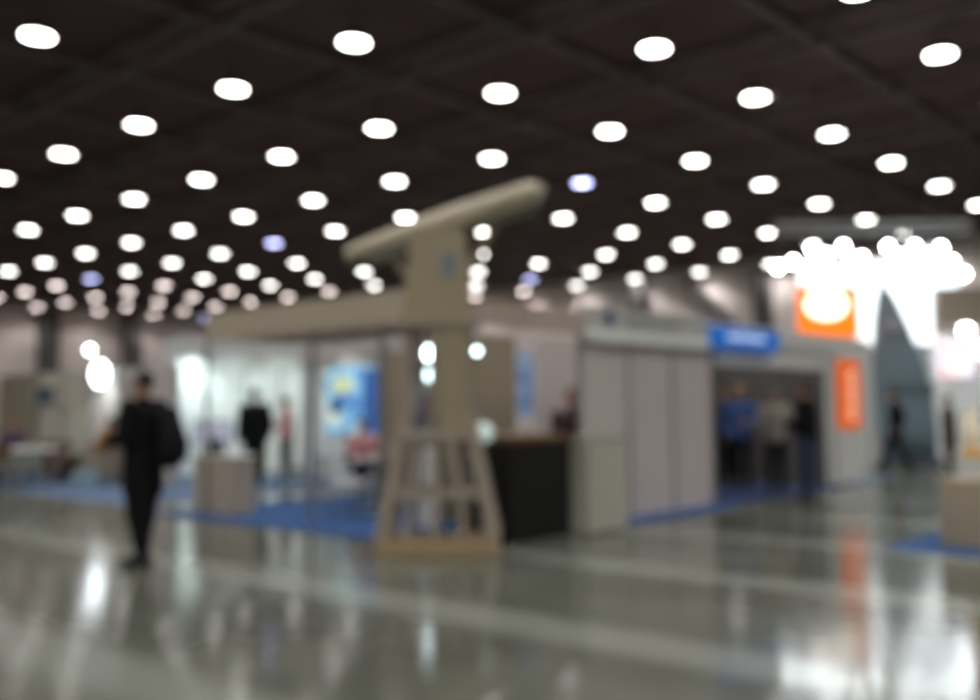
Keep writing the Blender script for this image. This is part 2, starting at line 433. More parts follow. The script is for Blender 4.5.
# beam: rises to the right of the photo
pl, pr = Vector((-.98, 0, 3.13)), Vector((1.14, 0, 3.81))
bm = BM(); n = 22; rings = []
for i in range(n + 1):
    u = i/n; p = pl.lerp(pr, u)
    th = .045 + .085*math.sin(min(1, u*1.1 + .15)*PI*.62); wd = .14 + .13*u
    if u > .88: s = math.sqrt(max(.02, 1 - ((u - .88)/.12)**2)); th *= s; wd *= (.5 + .5*s)
    rings.append([bm.verts.new(p + Vector((-.28*math.sin(t)*th*0, math.cos(t)*wd, math.sin(t)*th*1.25))) for t in [2*PI*j/14 for j in range(14)]])
for a, b in zip(rings, rings[1:]):
    for i in range(14): bm.faces.new((a[i], a[(i + 1) % 14], b[(i + 1) % 14], b[i]))
bm.faces.new(rings[0][::-1]); bm.faces.new(rings[-1])
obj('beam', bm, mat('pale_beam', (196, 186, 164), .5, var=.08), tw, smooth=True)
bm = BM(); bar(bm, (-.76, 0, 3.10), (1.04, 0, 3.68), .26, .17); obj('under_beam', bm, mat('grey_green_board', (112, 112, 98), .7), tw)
bm = BM(); bar(bm, (.18, 0, 2.7), (.62, 0, 3.5), .07); obj('strut', bm, wood, tw)
bm = BM(); bar(bm, (-.2, 0, 2.7), (-.52, 0, 3.14), .07); obj('strut', bm, wood, tw)

# ---------------------------------------------------------------- counters
ct = thing('counter', 'black reception counter with a brown wooden top beside the tower', 'counter', (8.8, 7.9, 0))
xl, xr = 8.52, 9.18
boxo('body', (8.05, 9.10, 7.30, 8.15, ZB, 1.10), black, ct, bevel=.01)
boxo('worktop', (8.02, 9.13, 7.27, 8.18, 1.10, 1.17), mat('brown_worktop', (112, 84, 52), .4), ct, bevel=.006)
c2 = thing('counter', 'pale grey-green reception counter joined to the black one', 'counter', (9.6, 7.3, 0))
XR = B_(626, 7.06)
boxo('body', (9.16, XR, 7.06, 7.50, ZB, 1.10), mat('pale_green_laminate', (190, 191, 178), .5), c2, bevel=.01)
boxo('worktop', (9.14, XR + .02, 7.04, 7.52, 1.10, 1.14), mat('pale_worktop', (172, 178, 168), .4), c2, bevel=.006)
g = at(482, 437, 11.2)
g = at(483, 434, 10.95)
gl = thing('globe_lamp', 'small pale globe lamp on a slim stand at the left corner of the black counter', 'lamp', (g.x, g.y, ZB))
bm = BM(); lathe(bm, [(.10, 0), (.10, .015), (.012, .03), (.012, 1.07)], 16); obj('stand', bm, alu, gl)
bm = BM(); ball(bm, (0, 0, g.z), .115); obj('globe', bm, glow('soft_globe', (196, 216, 214), .5), gl, smooth=True)

pc = G(232, 517)
lc = thing('counter', 'light wooden info counter on the blue carpet left of the tower', 'counter', (pc.x, pc.y, 0))
boxo('body', (pc.x, pc.x + .36, pc.y, pc.y + 1.02, ZB, .82), mat('beige_laminate', (176, 164, 150), .5), lc, bevel=.01)
boxo('worktop', (pc.x - .02, pc.x + .38, pc.y - .02, pc.y + 1.04, .82, .86), white, lc, bevel=.006)
bg = thing('handbag', 'dark bag lying on the light info counter', 'bag', (pc.x + .18, pc.y + .78, .861))
bm = BM(); bx(bm, -.1, .1, -.2, .2, 0, .2)
for v in bm.verts:
    if v.co.z > .1: v.co.x *= .5; v.co.y *= .8
obj('bag_body', bm, black, bg, bevel=.03)
bm = BM(); pts = [(0, .12*math.cos(t), .19 + .1*math.sin(t)) for t in [PI*i/8 for i in range(9)]]; tube(bm, pts, [.012]*9, 8); obj('handle', bm, black, bg)
mo = thing('monitor', 'lilac lit screen on a stand beside the white wall panels', 'monitor', (11.9, 19.6, 0), face(180)); mo.location.z = ZB
bm = BM(); bx(bm, -.3, .3, -.2, .2, 0, .03); bar(bm, (0, 0, .03), (0, 0, .95), .06); obj('stand', bm, black, mo)
boxo('frame', (-.42, .42, -.03, .03, .72, 1.25), black, mo, False)
boxo('screen', (-.39, .39, .031, .036, .75, 1.22), glow('lilac_screen', (170, 174, 190), .5), mo, False)

# right-edge counter
rc = thing('counter', 'taupe counter with a thick white top at the right edge', 'counter', (10.5, 3.0, 0))
xq, yq = 10.47, 3.53
boxo('body', (xq, xq + 1.6, yq - 2.4, yq, ZB, .72), mat('taupe_laminate', (146, 134, 116), .6), rc, bevel=.02)
bm = BM(); bx(bm, xq - .06, xq + 1.66, yq - 2.46, yq + .07, .72, .90); obj('worktop', bm, mat('glossy_white_top', (248, 250, 250), .35), rc, bevel=.04)
vs = at(976, 440, 12.0)
v = thing('vase', 'cream vase on a yellow base standing on the right-edge counter', 'vase', (11.2, A_(971, 11.2), .902))
bm = BM(); lathe(bm, [(.12, 0), (.12, .07)], 20); obj('base', bm, mat('amber_base', (226, 170, 60), .5), v)
bm = BM(); lathe(bm, [(.06, .07), (.09, .15), (.10, .30), (.06, .45), (.045, .5), (.07, .55)], 20); obj('vase_body', bm, mat('cream_glaze', (226, 212, 186), .3), v, smooth=True)

# --------------------------------------------------- fin stand at the right
fb = at(908, 470, 23.4); FZ = face(0)
fin = thing('display_fin', 'tall slate-blue pointed sail-shaped display in front of the white fabric column', 'display', (fb.x, fb.y, 0), FZ)
K = 23.4/985
def fx(px): return (px - 908)*K
def fz(py): return 1.5 + (402.6 - py)*K
prof = [(458, 884, 938), (430, 880, 938), (400, 877, 936), (370, 876, 930), (345, 877, 921), (320, 879, 911), (300, 882, 902), (288, 885, 895), (279, 887.5, 889.5)]
bm = BM(); rings = []
for py, l, r in prof:
    x0, x1, z = fx(l), fx(r), fz(py); cxm = (x0 + x1)/2; w = (x1 - x0)/2
    rings.append([bm.verts.new((cxm + w*math.cos(t), .22*w*math.sin(t)*1.3, z)) for t in [2*PI*j/20 for j in range(20)]])
for a, b in zip(rings, rings[1:]):
    for i in range(20): bm.faces.new((a[i], a[(i + 1) % 20], b[(i + 1) % 20], b[i]))
bm.faces.new(rings[0][::-1]); bm.faces.new(rings[-1])
obj('sail', bm, steelblue, fin, smooth=True)
boxo('plinth', (fx(884), fx(938), -.28, .28, 0, fz(458)), mat('slate_plinth', (86, 96, 104), .6), fin, False, .02)
bm = BM(); ball(bm, (fx(897), -.13, fz(328)), (.26, .09, .20)); obj('pale_emblem', bm, mat('pale_grey_print', (150, 158, 166), .6), fin, smooth=True)
bm = BM(); bx(bm, fx(888), fx(934), -.20, .20, fz(396), fz(384)); obj('dark_band', bm, mat('dark_slate', (92, 112, 122), .6), fin)

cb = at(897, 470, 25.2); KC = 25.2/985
cl = thing('glare_column', 'white fabric column with floodlight glare put into its colour, behind the slate-blue fin', 'fabric column', (cb.x, cb.y, 0), FZ)
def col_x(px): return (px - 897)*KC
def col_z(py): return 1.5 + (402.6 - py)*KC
bm = BM(); bx(bm, col_x(864), col_x(932), -.4, .4, col_z(345), col_z(262)); obj('fabric_box', bm, glow('glare_fabric', (246, 252, 255), 1.6), cl)  # floodlight glare on the fabric put in as emission
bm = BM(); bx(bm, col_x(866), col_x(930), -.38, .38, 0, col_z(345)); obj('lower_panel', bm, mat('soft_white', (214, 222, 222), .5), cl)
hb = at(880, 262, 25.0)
hd = thing('glare_canopy', 'wide white canopy block imitating floodlight glare, hanging above the orange sign and fin', 'canopy', (hb.x, hb.y, 4.6), FZ)
bm = BM(); bx(bm, (800 - 880)*.0254, (958 - 880)*.0254, -.5, .35, -.15, .42); obj('canopy_body', bm, glow('canopy_glare', (240, 250, 255), 1.8), hd, bevel=.12)  # added emissive block that stands in for the floodlights' glare
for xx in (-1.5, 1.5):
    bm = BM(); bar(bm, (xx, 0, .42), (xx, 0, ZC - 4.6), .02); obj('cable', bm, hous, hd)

ob = at(828, 312, 22.0); KO = 22.0/985
og = thing('orange_lightbox', 'square orange lightbox sign with white glare put into its centre, high above the booth fascia', 'sign', (ob.x, ob.y, ob.z), FZ)
boxo('sign_face', (-30*KO, 30*KO, -.06, .1, -25*KO, 25*KO), glow('orange_light', (250, 120, 14), 1.0), og, False, .01)
bm = BM(); ball(bm, (-2*KO, -.05, 7*KO), (22*KO, .07, 15*KO)); obj('white_glare', bm, glow('white_glare_emission', (255, 250, 225), 2.4), og, smooth=True)  # blown-out glare on the sign, imitated by an emissive white ball
for xx in (-.5, .5):
    bm = BM(); bar(bm, (xx, 0, 25*KO), (xx, 0, ZC - ob.z - .02), .02); obj('cable', bm, hous, og)

flood_m = glow('floodlight_lens', (244, 252, 255), 46.0)
fl = [(778, 267, 8), (793, 262, 12), (812, 248, 11), (826, 255, 15), (843, 247, 12), (862, 258, 13), (888, 247, 13), (900, 256, 13), (915, 247, 12),
      (930, 255, 15), (941, 248, 9), (952, 262, 13), (964, 274, 11), (806, 268, 13), (948, 276, 12)]
fp = None
for i, (px, py, s) in enumerate(sorted(fl)):
    p = at(px, py, 23.6)
    lab = 'bright white floodlight on the right canopy, %s from the left' % ORD[i]
    if fp is None:
        fp = thing('floodlight', lab, 'floodlight', p, face(172), 'floodlights over the fin stand')
        bm = BM(); lathe(bm, [(.095, 0), (.105, .02), (.10, .12), (.06, .17)], 16); bm.transform(Matrix.Rotation(PI/2 - .25, 4, 'X')); obj('housing', bm, hous, fp)
        bm = BM(); lathe(bm, [(.092, -.012), (.092, -.004)], 16); bm.transform(Matrix.Rotation(PI/2 - .25, 4, 'X')); obj('lens', bm, flood_m, fp)
    else:
        q = dup(fp, p, lab)
        for ch in list(q.children):
            if ch.name.startswith('bracket'): bpy.data.objects.remove(ch)
    bm = BM(); bar(bm, (0, -.1, .03), (0, -.1, 5.63 - p.z), .03); obj('bracket', bm, hous, fp if i == 0 else q)
tr = at(872, 245, 23.75)
t = thing('lighting_truss', 'metal lighting truss carrying the floodlights above the fin display', 'truss', (tr.x, tr.y, 5.75), FZ)
bm = BM()
for dy in (-.12, .12):
    for dz in (-.12, .12): bar(bm, (-2.4, dy, dz), (2.4, dy, dz), .05)
obj('chords', bm, alu, t)
bm = BM()
for i in range(12):
    a = -2.4 + i*.4
    for dy in (-.12, .12): bar(bm, (a, dy, -.12), (a + .2, dy, .12), .025); bar(bm, (a + .2, dy, .12), (a + .4, dy, -.12), .025)
obj('bracing', bm, alu, t)
for a in (-2.2, 2.2):
    bm = BM(); bar(bm, (a, 0, .12), (a, 0, ZC - 5.77), .02); obj('cable', bm, hous, t)

# bits behind, far right
def facing_panel(name, px0, px1, py0, py1, D, m, label, cat, thick=.06, to_floor=False):
    c = at((px0 + px1)/2, (py0 + py1)/2, D); k_ = D/985
    z0 = 0.0 if to_floor else HC + (402.6 - py1)*k_; z1 = HC + (402.6 - py0)*k_
    w = (px1 - px0)*k_/2
    o = boxo(name, (-w, w, -thick/2, thick/2, 0, z1 - z0), m, None, False, .005)
    o.location = (c.x, c.y, z0); o.rotation_euler = (0, 0, FZ); return tag(o, label, cat)
facing_panel('hanging_banner', 938, 1010, 288, 326, 27, mat('taupe_banner', (136, 124, 108), .8), 'taupe fabric banner hanging beyond the white fabric column', 'banner')
facing_panel('partition', 932, 1060, 335, 470, 28, mat('bright_white_partition', (236, 240, 240), .5), 'bright white partition behind the right-edge counter', 'partition', .1, True)
rp = ramp_glow('red_blue_print', [(210, 110, 110), (240, 240, 244), (84, 84, 170)], .8, scale=2.6)
facing_panel('poster', 938, 975, 342, 378, 27.6, rp, 'red and blue print on the bright white partition at far right', 'poster')
for i, (px, py, r) in enumerate([(965, 330, .2), (982, 350, .2)]):
    p = at(px, py, 27.3)
    q = thing('round_lamp', 'round white wall lamp at the far right, ' + ('above the red and blue print' if i == 0 else 'cut by the photo edge'), 'lamp', p, face(180))
    bm = BM(); lathe(bm, [(r, 0), (r, .05), (r*.6, .1)], 20); bm.transform(Matrix.Rotation(-PI/2, 4, 'X')); obj('shade', bm, hous, q)
    bm = BM(); ball(bm, (0, .07, 0), (r*.9, .09, r*.9)); obj('bulb', bm, glow('round_lamp_light', (255, 255, 255), 12), q, smooth=True)

# ----------------------------------------------- rear stands, left of centre
s2 = thing('exhibition_stand', 'brightly lit row of white wall panels behind two standing people, left of centre', 'exhibition stand', (14, 21, 0))
for i in range(6):
    a = 11.55 + i*1.02
    if i != 1 or True: boxo('wall_panel', (a + .03, a + .99, 21.0, 21.04, ZB, 2.5), white, s2)
    boxo('post', (a - .025, a + .025, 20.97, 21.05, ZB, 3.15), alu, s2)
boxo('fascia', (11.5, 17.7, 20.90, 20.97, 2.5, 3.15), white, s2)
s3 = thing('exhibition_stand', 'partition carrying the large blue poster behind the cafe table', 'exhibition stand', (13.3, 16.5, 0))
boxo('wall_panel', (13.32, 13.36, 15.0, 18.2, ZB, 2.9), white, s3)
boxo('fascia', (13.2, 13.31, 15.0, 18.2, 2.52, 2.86), grey_panel, s3)
boxo('post', (13.28, 13.33, 18.2, 18.26, ZB, 2.9), alu, s3)
po = thing('poster', 'large blue and yellow lit poster on the partition left of the tower', 'poster', (13.28, 16.6, 1.0))
y0, y1 = A_(379, 13.28), A_(325, 13.28)
boxo('poster_panel', (13.27, 13.31, y0, y1, .95, 2.36), ramp_glow('blue_poster_print', [(70, 116, 180), (104, 156, 200), (150, 196, 215), (200, 210, 190)], .5, scale=2.2, noise=1), po)
boxo('blue_field', (13.262, 13.269, y0 + .02, y0 + .5, 1.0, 2.3), glow('poster_blue', (48, 92, 160), .3), po)
ym = A_(342, 13.26)
bm = BM(); ball(bm, (13.258, ym, 2.0), (.02, .40, .2)); obj('yellow_field', bm, glow('poster_yellow', (190, 200, 160), .4), po, True, smooth=True)
bm = BM(); ball(bm, (13.262, A_(336, 13.26), 1.55), (.012, .2, .17)); obj('dark_field', bm, glow('poster_navy', (34, 58, 110), .3), po, True, smooth=True)

# lit display cabinet seen between the tower posts
cbp = at(418, 470, 17.8)
cab = thing('display_cabinet', 'glass display cabinet with lights behind the tower', 'cabinet', (cbp.x, cbp.y, ZB), FZ)
boxo('plinth', (-.42, .42, -.25, .25, 0, .7), mat('cabinet_grey', (120, 122, 126), .5), cab, False)
boxo('rear_panel', (-.42, .42, .22, .25, .7, 2.3), mat('cabinet_back', (176, 182, 184), .5), cab, False)
for sx in (-1, 1):
    for sy in (-1, 1): boxo('post', (sx*.40 - .02, sx*.40 + .02, sy*.23 - .018, sy*.23 + .018, .7, 2.35), alu, cab, False)
boxo('top', (-.43, .43, -.26, .26, 2.35, 2.42), alu, cab, False)
boxo('shelf', (-.38, .38, -.2, .2, 1.3, 1.32), alu, cab, False)
for i, px in enumerate((-.2, .15)):
    b_ = boxo('exhibit', (px - .1, px + .1, -.1, .1, 1.321, 1.321 + .3 + .12*i), mat('exhibit_%d' % i, [(92, 104, 140), (120, 108, 118)][i], .5), None, False, .02)
    b_.location = cab.location; b_.rotation_euler = cab.rotation_euler
    bpy.context.view_layer.update()
    tag(b_, ['blue-grey box in the display cabinet', 'taller mauve box in the display cabinet'][i], 'exhibit')
def spot_head(px, py, D, r, strength, label, col=(222, 246, 250), pole=None, back=False):
    p = at(px, py, D)
    t_ = thing('spotlight', label, 'spotlight', p, face(180))
    bm = BM(); lathe(bm, [(r, 0), (r*1.15, .02), (r*1.1, .14), (r*.5, .2)], 16); bm.transform(Matrix.Rotation(PI/2, 4, 'X')); obj('housing', bm, hous, t_)
    bm = BM(); ball(bm, (0, .0, 0), (r*.95, .03, r*.95)); obj('lens', bm, glow('spot_lens_%d_%d' % (strength, col[0]), col, strength), t_, smooth=True)
    bm = BM()
    if back: bar(bm, (0, -.1, 0), (-.03, -.3, 0), .02)
    elif pole: bar(bm, (0, -.1, 0), (0, -.1, -p.z + ZB), .03)
    else: bar(bm, (0, -.1, 0), (0, -.1, .35), .02)
    obj('bracket', bm, hous, t_); return t_
spot_head(433, 353, 16.6, .15, 16, 'upper of two round spotlights seen through the left bay of the tower')
spot_head(433, 375, 16.6, .13, 7, 'lower of two round spotlights seen through the left bay of the tower', pole=True)
spot_head(477, 351, 9.75, .03, 10, 'small round spotlight fixed to the right front post of the tower', back=True)

# -------------------------------------------------------- far-left lounge
s4 = thing('exhibition_stand', 'cream and grey wall panels of the lounge stand at the far left', 'exhibition stand', (10.3, 22, 0))
cols = [grey_panel, mat('warm_grey_panel', (176, 170, 160), .6), grey_panel, cream, cream, olive, olive]
bb = 18.3
for i, m_ in enumerate(cols):
    w_ = 1.25
    boxo('wall_panel', (10.30, 10.34, bb + .03, bb + w_ - .03, ZB, 2.42), m_, s4)
    boxo('post', (10.28, 10.35, bb - .03, bb + .03, ZB, 2.46), alu, s4)
    bb += w_
yy = A_(44, 10.26)
pic = thing('framed_picture', 'dark teal picture on the cream wall at the far left', 'picture', (10.28, yy, 1.9))
boxo('frame', (10.25, 10.279, yy - .62, yy + .62, 1.66, 2.12), cream, pic)
boxo('print', (10.243, 10.249, yy - .52, yy + .52, 1.70, 2.08), mat('teal_print', (84, 108, 116), .5), pic)
spot_head(90, 350, 22.2, .085, 13, 'upper bright spotlight above the far-left wall', (250, 252, 255))
sp2 = spot_head(100, 374, 21.5, .19, 9, 'large bright spotlight below another on the far-left wall', (240, 252, 255))

def mk_table(loc, r, h, label, top_m, rz=0):
    t_ = thing('table', label, 'table', loc, rz)
    bm = BM(); lathe(bm, [(r, h - .03), (r, h)], 28); obj('tabletop', bm, top_m, t_)
    bm = BM(); lathe(bm, [(.035, .03), (.03, h - .03)], 14); obj('pedestal', bm, alu, t_)
    bm = BM(); lathe(bm, [(r*.6, 0), (r*.58, .02), (.05, .04)], 24); obj('foot', bm, alu, t_); return t_
def mk_chair(loc, rz, m_, label, group=None, arm=False):
    t_ = thing('armchair' if arm else 'chair', label, 'armchair' if arm else 'chair', loc, rz, group)
    if arm:
        boxo('seat', (-.3, .3, -.28, .3, .2, .44), m_, t_, False, .05)
        boxo('backrest', (-.38, .38, -.40, -.26, .12, .86), m_, t_, False, .05)
        for s in (-1, 1): boxo('armrest', (s*.35 - .06, s*.35 + .06, -.25, .3, .12, .62), m_, t_, False, .04)
        hh = .12; P = [(-.3, -.3), (.3, -.3), (-.3, .22), (.3, .22)]
    else:
        boxo('seat', (-.22, .22, -.2, .22, .43, .47), m_, t_, False, .015)
        bm = BM(); vs_ = bx(bm, -.21, .21, -.24, -.205, .55, .88); obj('backrest', bm, m_, t_, bevel=.015)
        for s in (-1, 1):
            bm = BM(); bar(bm, (s*.19, -.20, .44), (s*.19, -.235, .72), .025); obj('back_support', bm, alu, t_)
        hh = .43; P = [(-.19, -.17), (.19, -.17), (-.19, .19), (.19, .19)]
    for x_, y_ in P:
        bm = BM(); bar(bm, (x_*1.05, y_*1.05, 0), (x_, y_, hh), .03); obj('leg', bm, alu, t_)
    return t_

# ------------------------------------------------------------------ people
skin = mat('skin', (176, 128, 104), .6, var=.05)
hair_d = mat('dark_hair', (30, 24, 22), .7)
def fuse(name, bm, m, parent, voxel, sm=2):
    me = bpy.data.meshes.new(name); bmesh.ops.recalc_face_normals(bm, faces=bm.faces); bm.to_mesh(me); bm.free()
    o = bpy.data.objects.new(name, me); C.objects.link(o)
    r = o.modifiers.new('r', 'REMESH'); r.mode = 'VOXEL'; r.voxel_size = voxel
    s = o.modifiers.new('s', 'SMOOTH'); s.factor = .5; s.iterations = sm
    dg = bpy.context.evaluated_depsgraph_get(); new = bpy.data.meshes.new_from_object(o.evaluated_get(dg))
    o.modifiers.clear(); o.data = new; bpy.data.meshes.remove(me); new.name = name
    new.materials.clear(); new.materials.append(m)
    for p in new.polygons: p.use_smooth = True
    o.parent = parent; return o

def person(loc, deg, label, pose='stand', h=1.75, top=None, legs=None, shoes=None, hair=hair_d, arms=('down', 'down'), stride=0.0, coat=0.0, bulk=1.0, group=None, seat=.46, recline=0.0):
    """front is local +y; every joint in metres for a 1.75 m body"""
    k_ = h/1.75
    t_ = thing('person', label, 'person', loc, face(deg), group)
    V = lambda x, y, z: Vector((x, y, z))*k_
    if pose in ('stand', 'walk'):
        hipz = .93; hy = 0; torso_lean = 0
        L = []
        for s in (-1, 1):
            st_ = stride*s
            L.append([V(s*.095, 0, .93), V(s*.10, .10*abs(stride)*2 + st_*.45, .50), V(s*.10, st_, .095)])
    else:
        hipz = seat/k_ + .10; hy = 0; ext = .38 if pose == 'sit' else .42
        L = []
        for s in (-1, 1):
            if pose == 'sit': L.append([V(s*.10, 0, hipz), V(s*.14, .43, hipz + .02), V(s*.13, .40, .095)])
            else: L.append([V(s*.10, 0, hipz), V(s*.13, .42, hipz - .03), V(s*.11, .80, .12)])
    up = hipz - .93
    Z = lambda z: z + up
    ln = recline
    def T(x, y, z):            # torso points lean back about the hip
        dz = z - .93
        return V(x, y + hy - math.sin(ln)*dz, .93 + up + math.cos(ln)*dz)
    sh = [T(s*.19, 0, 1.42) for s in (-1, 1)]
    AR = []
    for i, s in enumerate((-1, 1)):
        a = arms[i]
        if a == 'down': e, w = T(s*.25, -.03, 1.14), T(s*.25, .06, .89)
        elif a == 'swing': e, w = T(s*.24, -.12, 1.15), T(s*.23, .02, .92)
        elif a == 'front': e, w = T(s*.25, .02, 1.15), T(s*.13, .25, 1.14)
        elif a == 'table': e, w = T(s*.26, .10, 1.17), T(s*.16, .33, 1.12)
        elif a == 'chest': e, w = T(s*.26, .05, 1.16), T(s*.02, .20, 1.25)
        else: e, w = T(s*.25, .05, 1.13), T(s*.08, .30, 1.02)
        AR.append((sh[i], e, w))
    # body, one surface: torso, neck, head, legs, arms, hands with five fingers
    bm = BM()
    tube(bm, [T(0, 0, .90), T(0, 0, 1.05), T(0, 0, 1.22), T(0, 0, 1.38), T(0, 0, 1.45)], [(.15*k_, .10*k_), (.135*k_, .09*k_), (.155*k_, .10*k_), (.165*k_, .10*k_), (.10*k_, .07*k_)], 16)
    tube(bm, [T(0, 0, 1.44), T(0, .015, 1.56)], [.055*k_, .05*k_])
    hc = T(0, .025, 1.655)
    ball(bm, hc, (.072*k_, .088*k_, .108*k_), 18)
    ball(bm, hc + V(0, .035, -.055), (.05*k_, .05*k_, .05*k_))
    tube(bm, [hc + V(0, .085, .015), hc + V(0, .105, -.02)], [.010*k_, .016*k_], 8)
    tube(bm, [hc + V(-.02, .078, -.055), hc + V(.02, .078, -.055)], [.009*k_, .009*k_], 8)
    for s in (-1, 1): ball(bm, hc + V(s*.074, -.005, -.005), (.012*k_, .022*k_, .032*k_), 8)
    for l in L: tube(bm, l, [.078*k_, .056*k_, .040*k_])
    for l in L: tube(bm, [l[2] + V(0, -.03, -.04), l[2] + V(0, .15, -.06)], [.04*k_, .03*k_])
    for i, (a, e, w) in enumerate(AR):
        s = (-1, 1)[i]
        tube(bm, [a, e, w], [.048*k_, .038*k_, .028*k_])
        d = (w - e).normalized(); side = V(1, 0, 0) if abs(d.z) < .7 else V(0, 1, 0)
        side = (side - d*side.dot(d)).normalized(); nrm = d.cross(side)
        tube(bm, [w + d*.01, w + d*.085*k_], [(.030*k_, .016*k_), (.040*k_, .014*k_)], 10, ref=side)
        for f, (off, ln_) in enumerate(((-.030, .062), (-.010, .074), (.011, .070), (.030, .055))):
            b0 = w + d*.08*k_ + side*off*k_
            tube(bm, [b0, b0 + d*ln_*.5*k_ + nrm*.006, b0 + d*ln_*.9*k_ + nrm*.022], [.0095*k_, .009*k_, .0075*k_], 8)
        b0 = w + d*.025*k_ - side*.028*k_
        tube(bm, [b0, b0 + d*.035*k_ - side*.028*k_, b0 + d*.065*k_ - side*.034*k_ + nrm*.01], [.013*k_, .010*k_, .008*k_], 8)
    fuse('body', bm, skin, t_, .010)
    for s in (-1, 1):
        bm = BM(); ball(bm, hc + V(s*.028, .082, .012), .011*k_, 8); obj('eye', bm, black, t_, smooth=True)
    bm = BM(); ball(bm, hc + V(0, -.018, .03), (.082*k_, .092*k_, .096*k_), 16); obj('hair', bm, hair, t_, smooth=True)
    # jacket / shirt
    g_ = .022*bulk; bm = BM()
    z0 = .92 - coat
    tube(bm, [T(0, 0, z0), T(0, 0, 1.05), T(0, 0, 1.22), T(0, 0, 1.37), T(0, 0, 1.455)],
         [((.165 + g_)*k_, (.115 + g_)*k_), ((.15 + g_)*k_, (.11 + g_)*k_), ((.165 + g_)*k_, (.115 + g_)*k_), ((.17 + g_)*k_, (.11 + g_)*k_), (.09*k_, .08*k_)], 18)
    for i, (a, e, w) in enumerate(AR):
        tube(bm, [a, e, w - (w - e)*.06], [(.060 + g_)*k_, (.046 + g_)*k_, (.036 + g_*.7)*k_])
    tube(bm, [T(0, 0, 1.42), T(0, .01, 1.50)], [.085*k_, .068*k_])
    if coat > .2 and pose not in ('stand', 'walk'): pass
    fuse('jacket', bm, top, t_, .014)
    bm = BM(); tube(bm, [V(0, 0, .86 + up), V(0, 0, .98 + up)], [(.165*k_, .115*k_), (.16*k_, .11*k_)], 16)
    for l in L: tube(bm, [l[0], l[1], l[2] + (l[1] - l[2])*.06], [(.098 + .022*(bulk - 1))*k_, (.074 + .026*(bulk - 1))*k_, (.060 + .004*(bulk - 1))*k_])
    fuse('trousers', bm, legs, t_, .014)
    for l in L:
        bm = BM(); p = l[2]
        q_ = p + V(0, .19, 0)
        tube(bm, [p + V(0, -.05, -.045), p + V(0, .05, -.045), p + V(0, .17, -.062)], [.05*k_, .05*k_, .033*k_]); 
        for v_ in bm.verts: v_.co.z = max(v_.co.z, p.z - .095*k_ + 0.0)
        obj('shoe', bm, shoes or black, t_, smooth=True)
    return t_

blk = mat('black_cloth', (16, 17, 20), .9, spec=.2); blk2 = mat('charcoal_cloth', (26, 27, 32), .9, spec=.2)
jeans = mat('dark_jeans', (40, 52, 78), .8); blue_s = mat('blue_shirt', (58, 86, 142), .8)
beig = mat('beige_cloth', (146, 138, 130), .8); pink_s = mat('pink_shirt', (206, 158, 158), .8)
must = mat('mustard_cloth', (158, 118, 48), .8); plum = mat('plum_cloth', (74, 56, 78), .8)
maro = mat('maroon_cloth', (62, 40, 44), .8); brn = mat('brown_cloth', (74, 62, 48), .8); pinkt = mat('rose_cloth', (190, 134, 138), .8)
grey_hair = mat('grey_hair', (120, 108, 98), .7)

pm = G(142, 566)
person((pm.x, pm.y, 0), -75, 'man in a black coat walking left across the floor with a backpack', 'walk', 1.86, blk, blk, stride=.08, coat=.22, bulk=2.2, arms=('front', 'down'))
# backpack on the walker's back
bk = thing('backpack', 'black backpack on the back of the walking man', 'backpack', (pm.x + RGT.x*.03, pm.y + RGT.y*.03, 0), face(-75))
bm = BM(); tube(bm, [(0, -.27, 1.02), (0, -.29, 1.2), (0, -.25, 1.48)], [(.15, .09), (.17, .11), (.12, .07)], 16); obj('bag', bm, blk2, bk, smooth=True)
bm = BM(); tube(bm, [(0, -.38, 1.04), (0, -.39, 1.2)], [(.1, .04), (.1, .04)], 12); obj('front_pocket', bm, blk2, bk, smooth=True)
for s in (-1, 1):
    bm = BM(); tube(bm, [(s*.1, -.22, 1.45), (s*.12, -.08, 1.55), (s*.12, .1, 1.50), (s*.13, .165, 1.35), (s*.14, .10, 1.15), (s*.13, -.18, 1.06)], [.018]*6, 8, ref=(0, 1, 0)); obj('strap', bm, blk2, bk, smooth=True)

def gp(px, D): p = at(px, 405, D); return (p.x, p.y, ZB)
person(gp(255, 18.8), -40, 'person in black standing before the lit white panels', 'stand', 1.86, blk, blk, arms=('down', 'down'), coat=.4, bulk=2.2)
person(gp(287, 20.6), -110, 'person in a pink top and black trousers beside the person in black', 'stand', 1.72, pink_s, blk, hair=grey_hair, arms=('down', 'front'), bulk=1.9)
person(gp(741, 17.3), -160, 'man in a blue shirt with a bald reddish head at the open booth', 'stand', 1.80, blue_s, blk2, hair=skin, arms=('front', 'down'))
person(gp(775, 16.4), 20, 'person in a beige top between the blue shirt and the black jacket', 'stand', 1.74, beig, blk2, hair=grey_hair, arms=('down', 'front'))
pj = at(806, 405, 15.6)
person((pj.x, pj.y, 0), -60, 'man in a black jacket and jeans standing outside the open booth', 'stand', 1.80, blk, jeans, arms=('front', 'front'), bulk=2.6)
person(gp(722, 18.6), 170, 'person in dark blue behind the blue-shirted man, at the left jamb', 'stand', 1.76, mat('navy_cloth', (34, 46, 84), .8), blk, arms=('front', 'down'))
pf = at(895, 405, 21.8)
person((pf.x, pf.y, 0), -80, 'dark-coated person walking in front of the slate-blue fin', 'walk', 1.76, blk, blk2, stride=.28, coat=.2, arms=('swing', 'down'))
pf = at(948, 405, 20.5)
person((pf.x, pf.y, 0), -60, 'person in a dark brown coat behind the right-edge counter', 'stand', 1.64, brn, brn, coat=.3, bulk=2)
SP_ = gp(571, 12.9)
person(SP_, 165, 'person with a reddish face and dark jacket seated behind the black counter', 'sit', 1.74, maro, blk2, arms=('table', 'table'), seat=.78)
t_ = thing('bar_stool', 'bar stool under the person behind the black counter', 'stool', SP_)
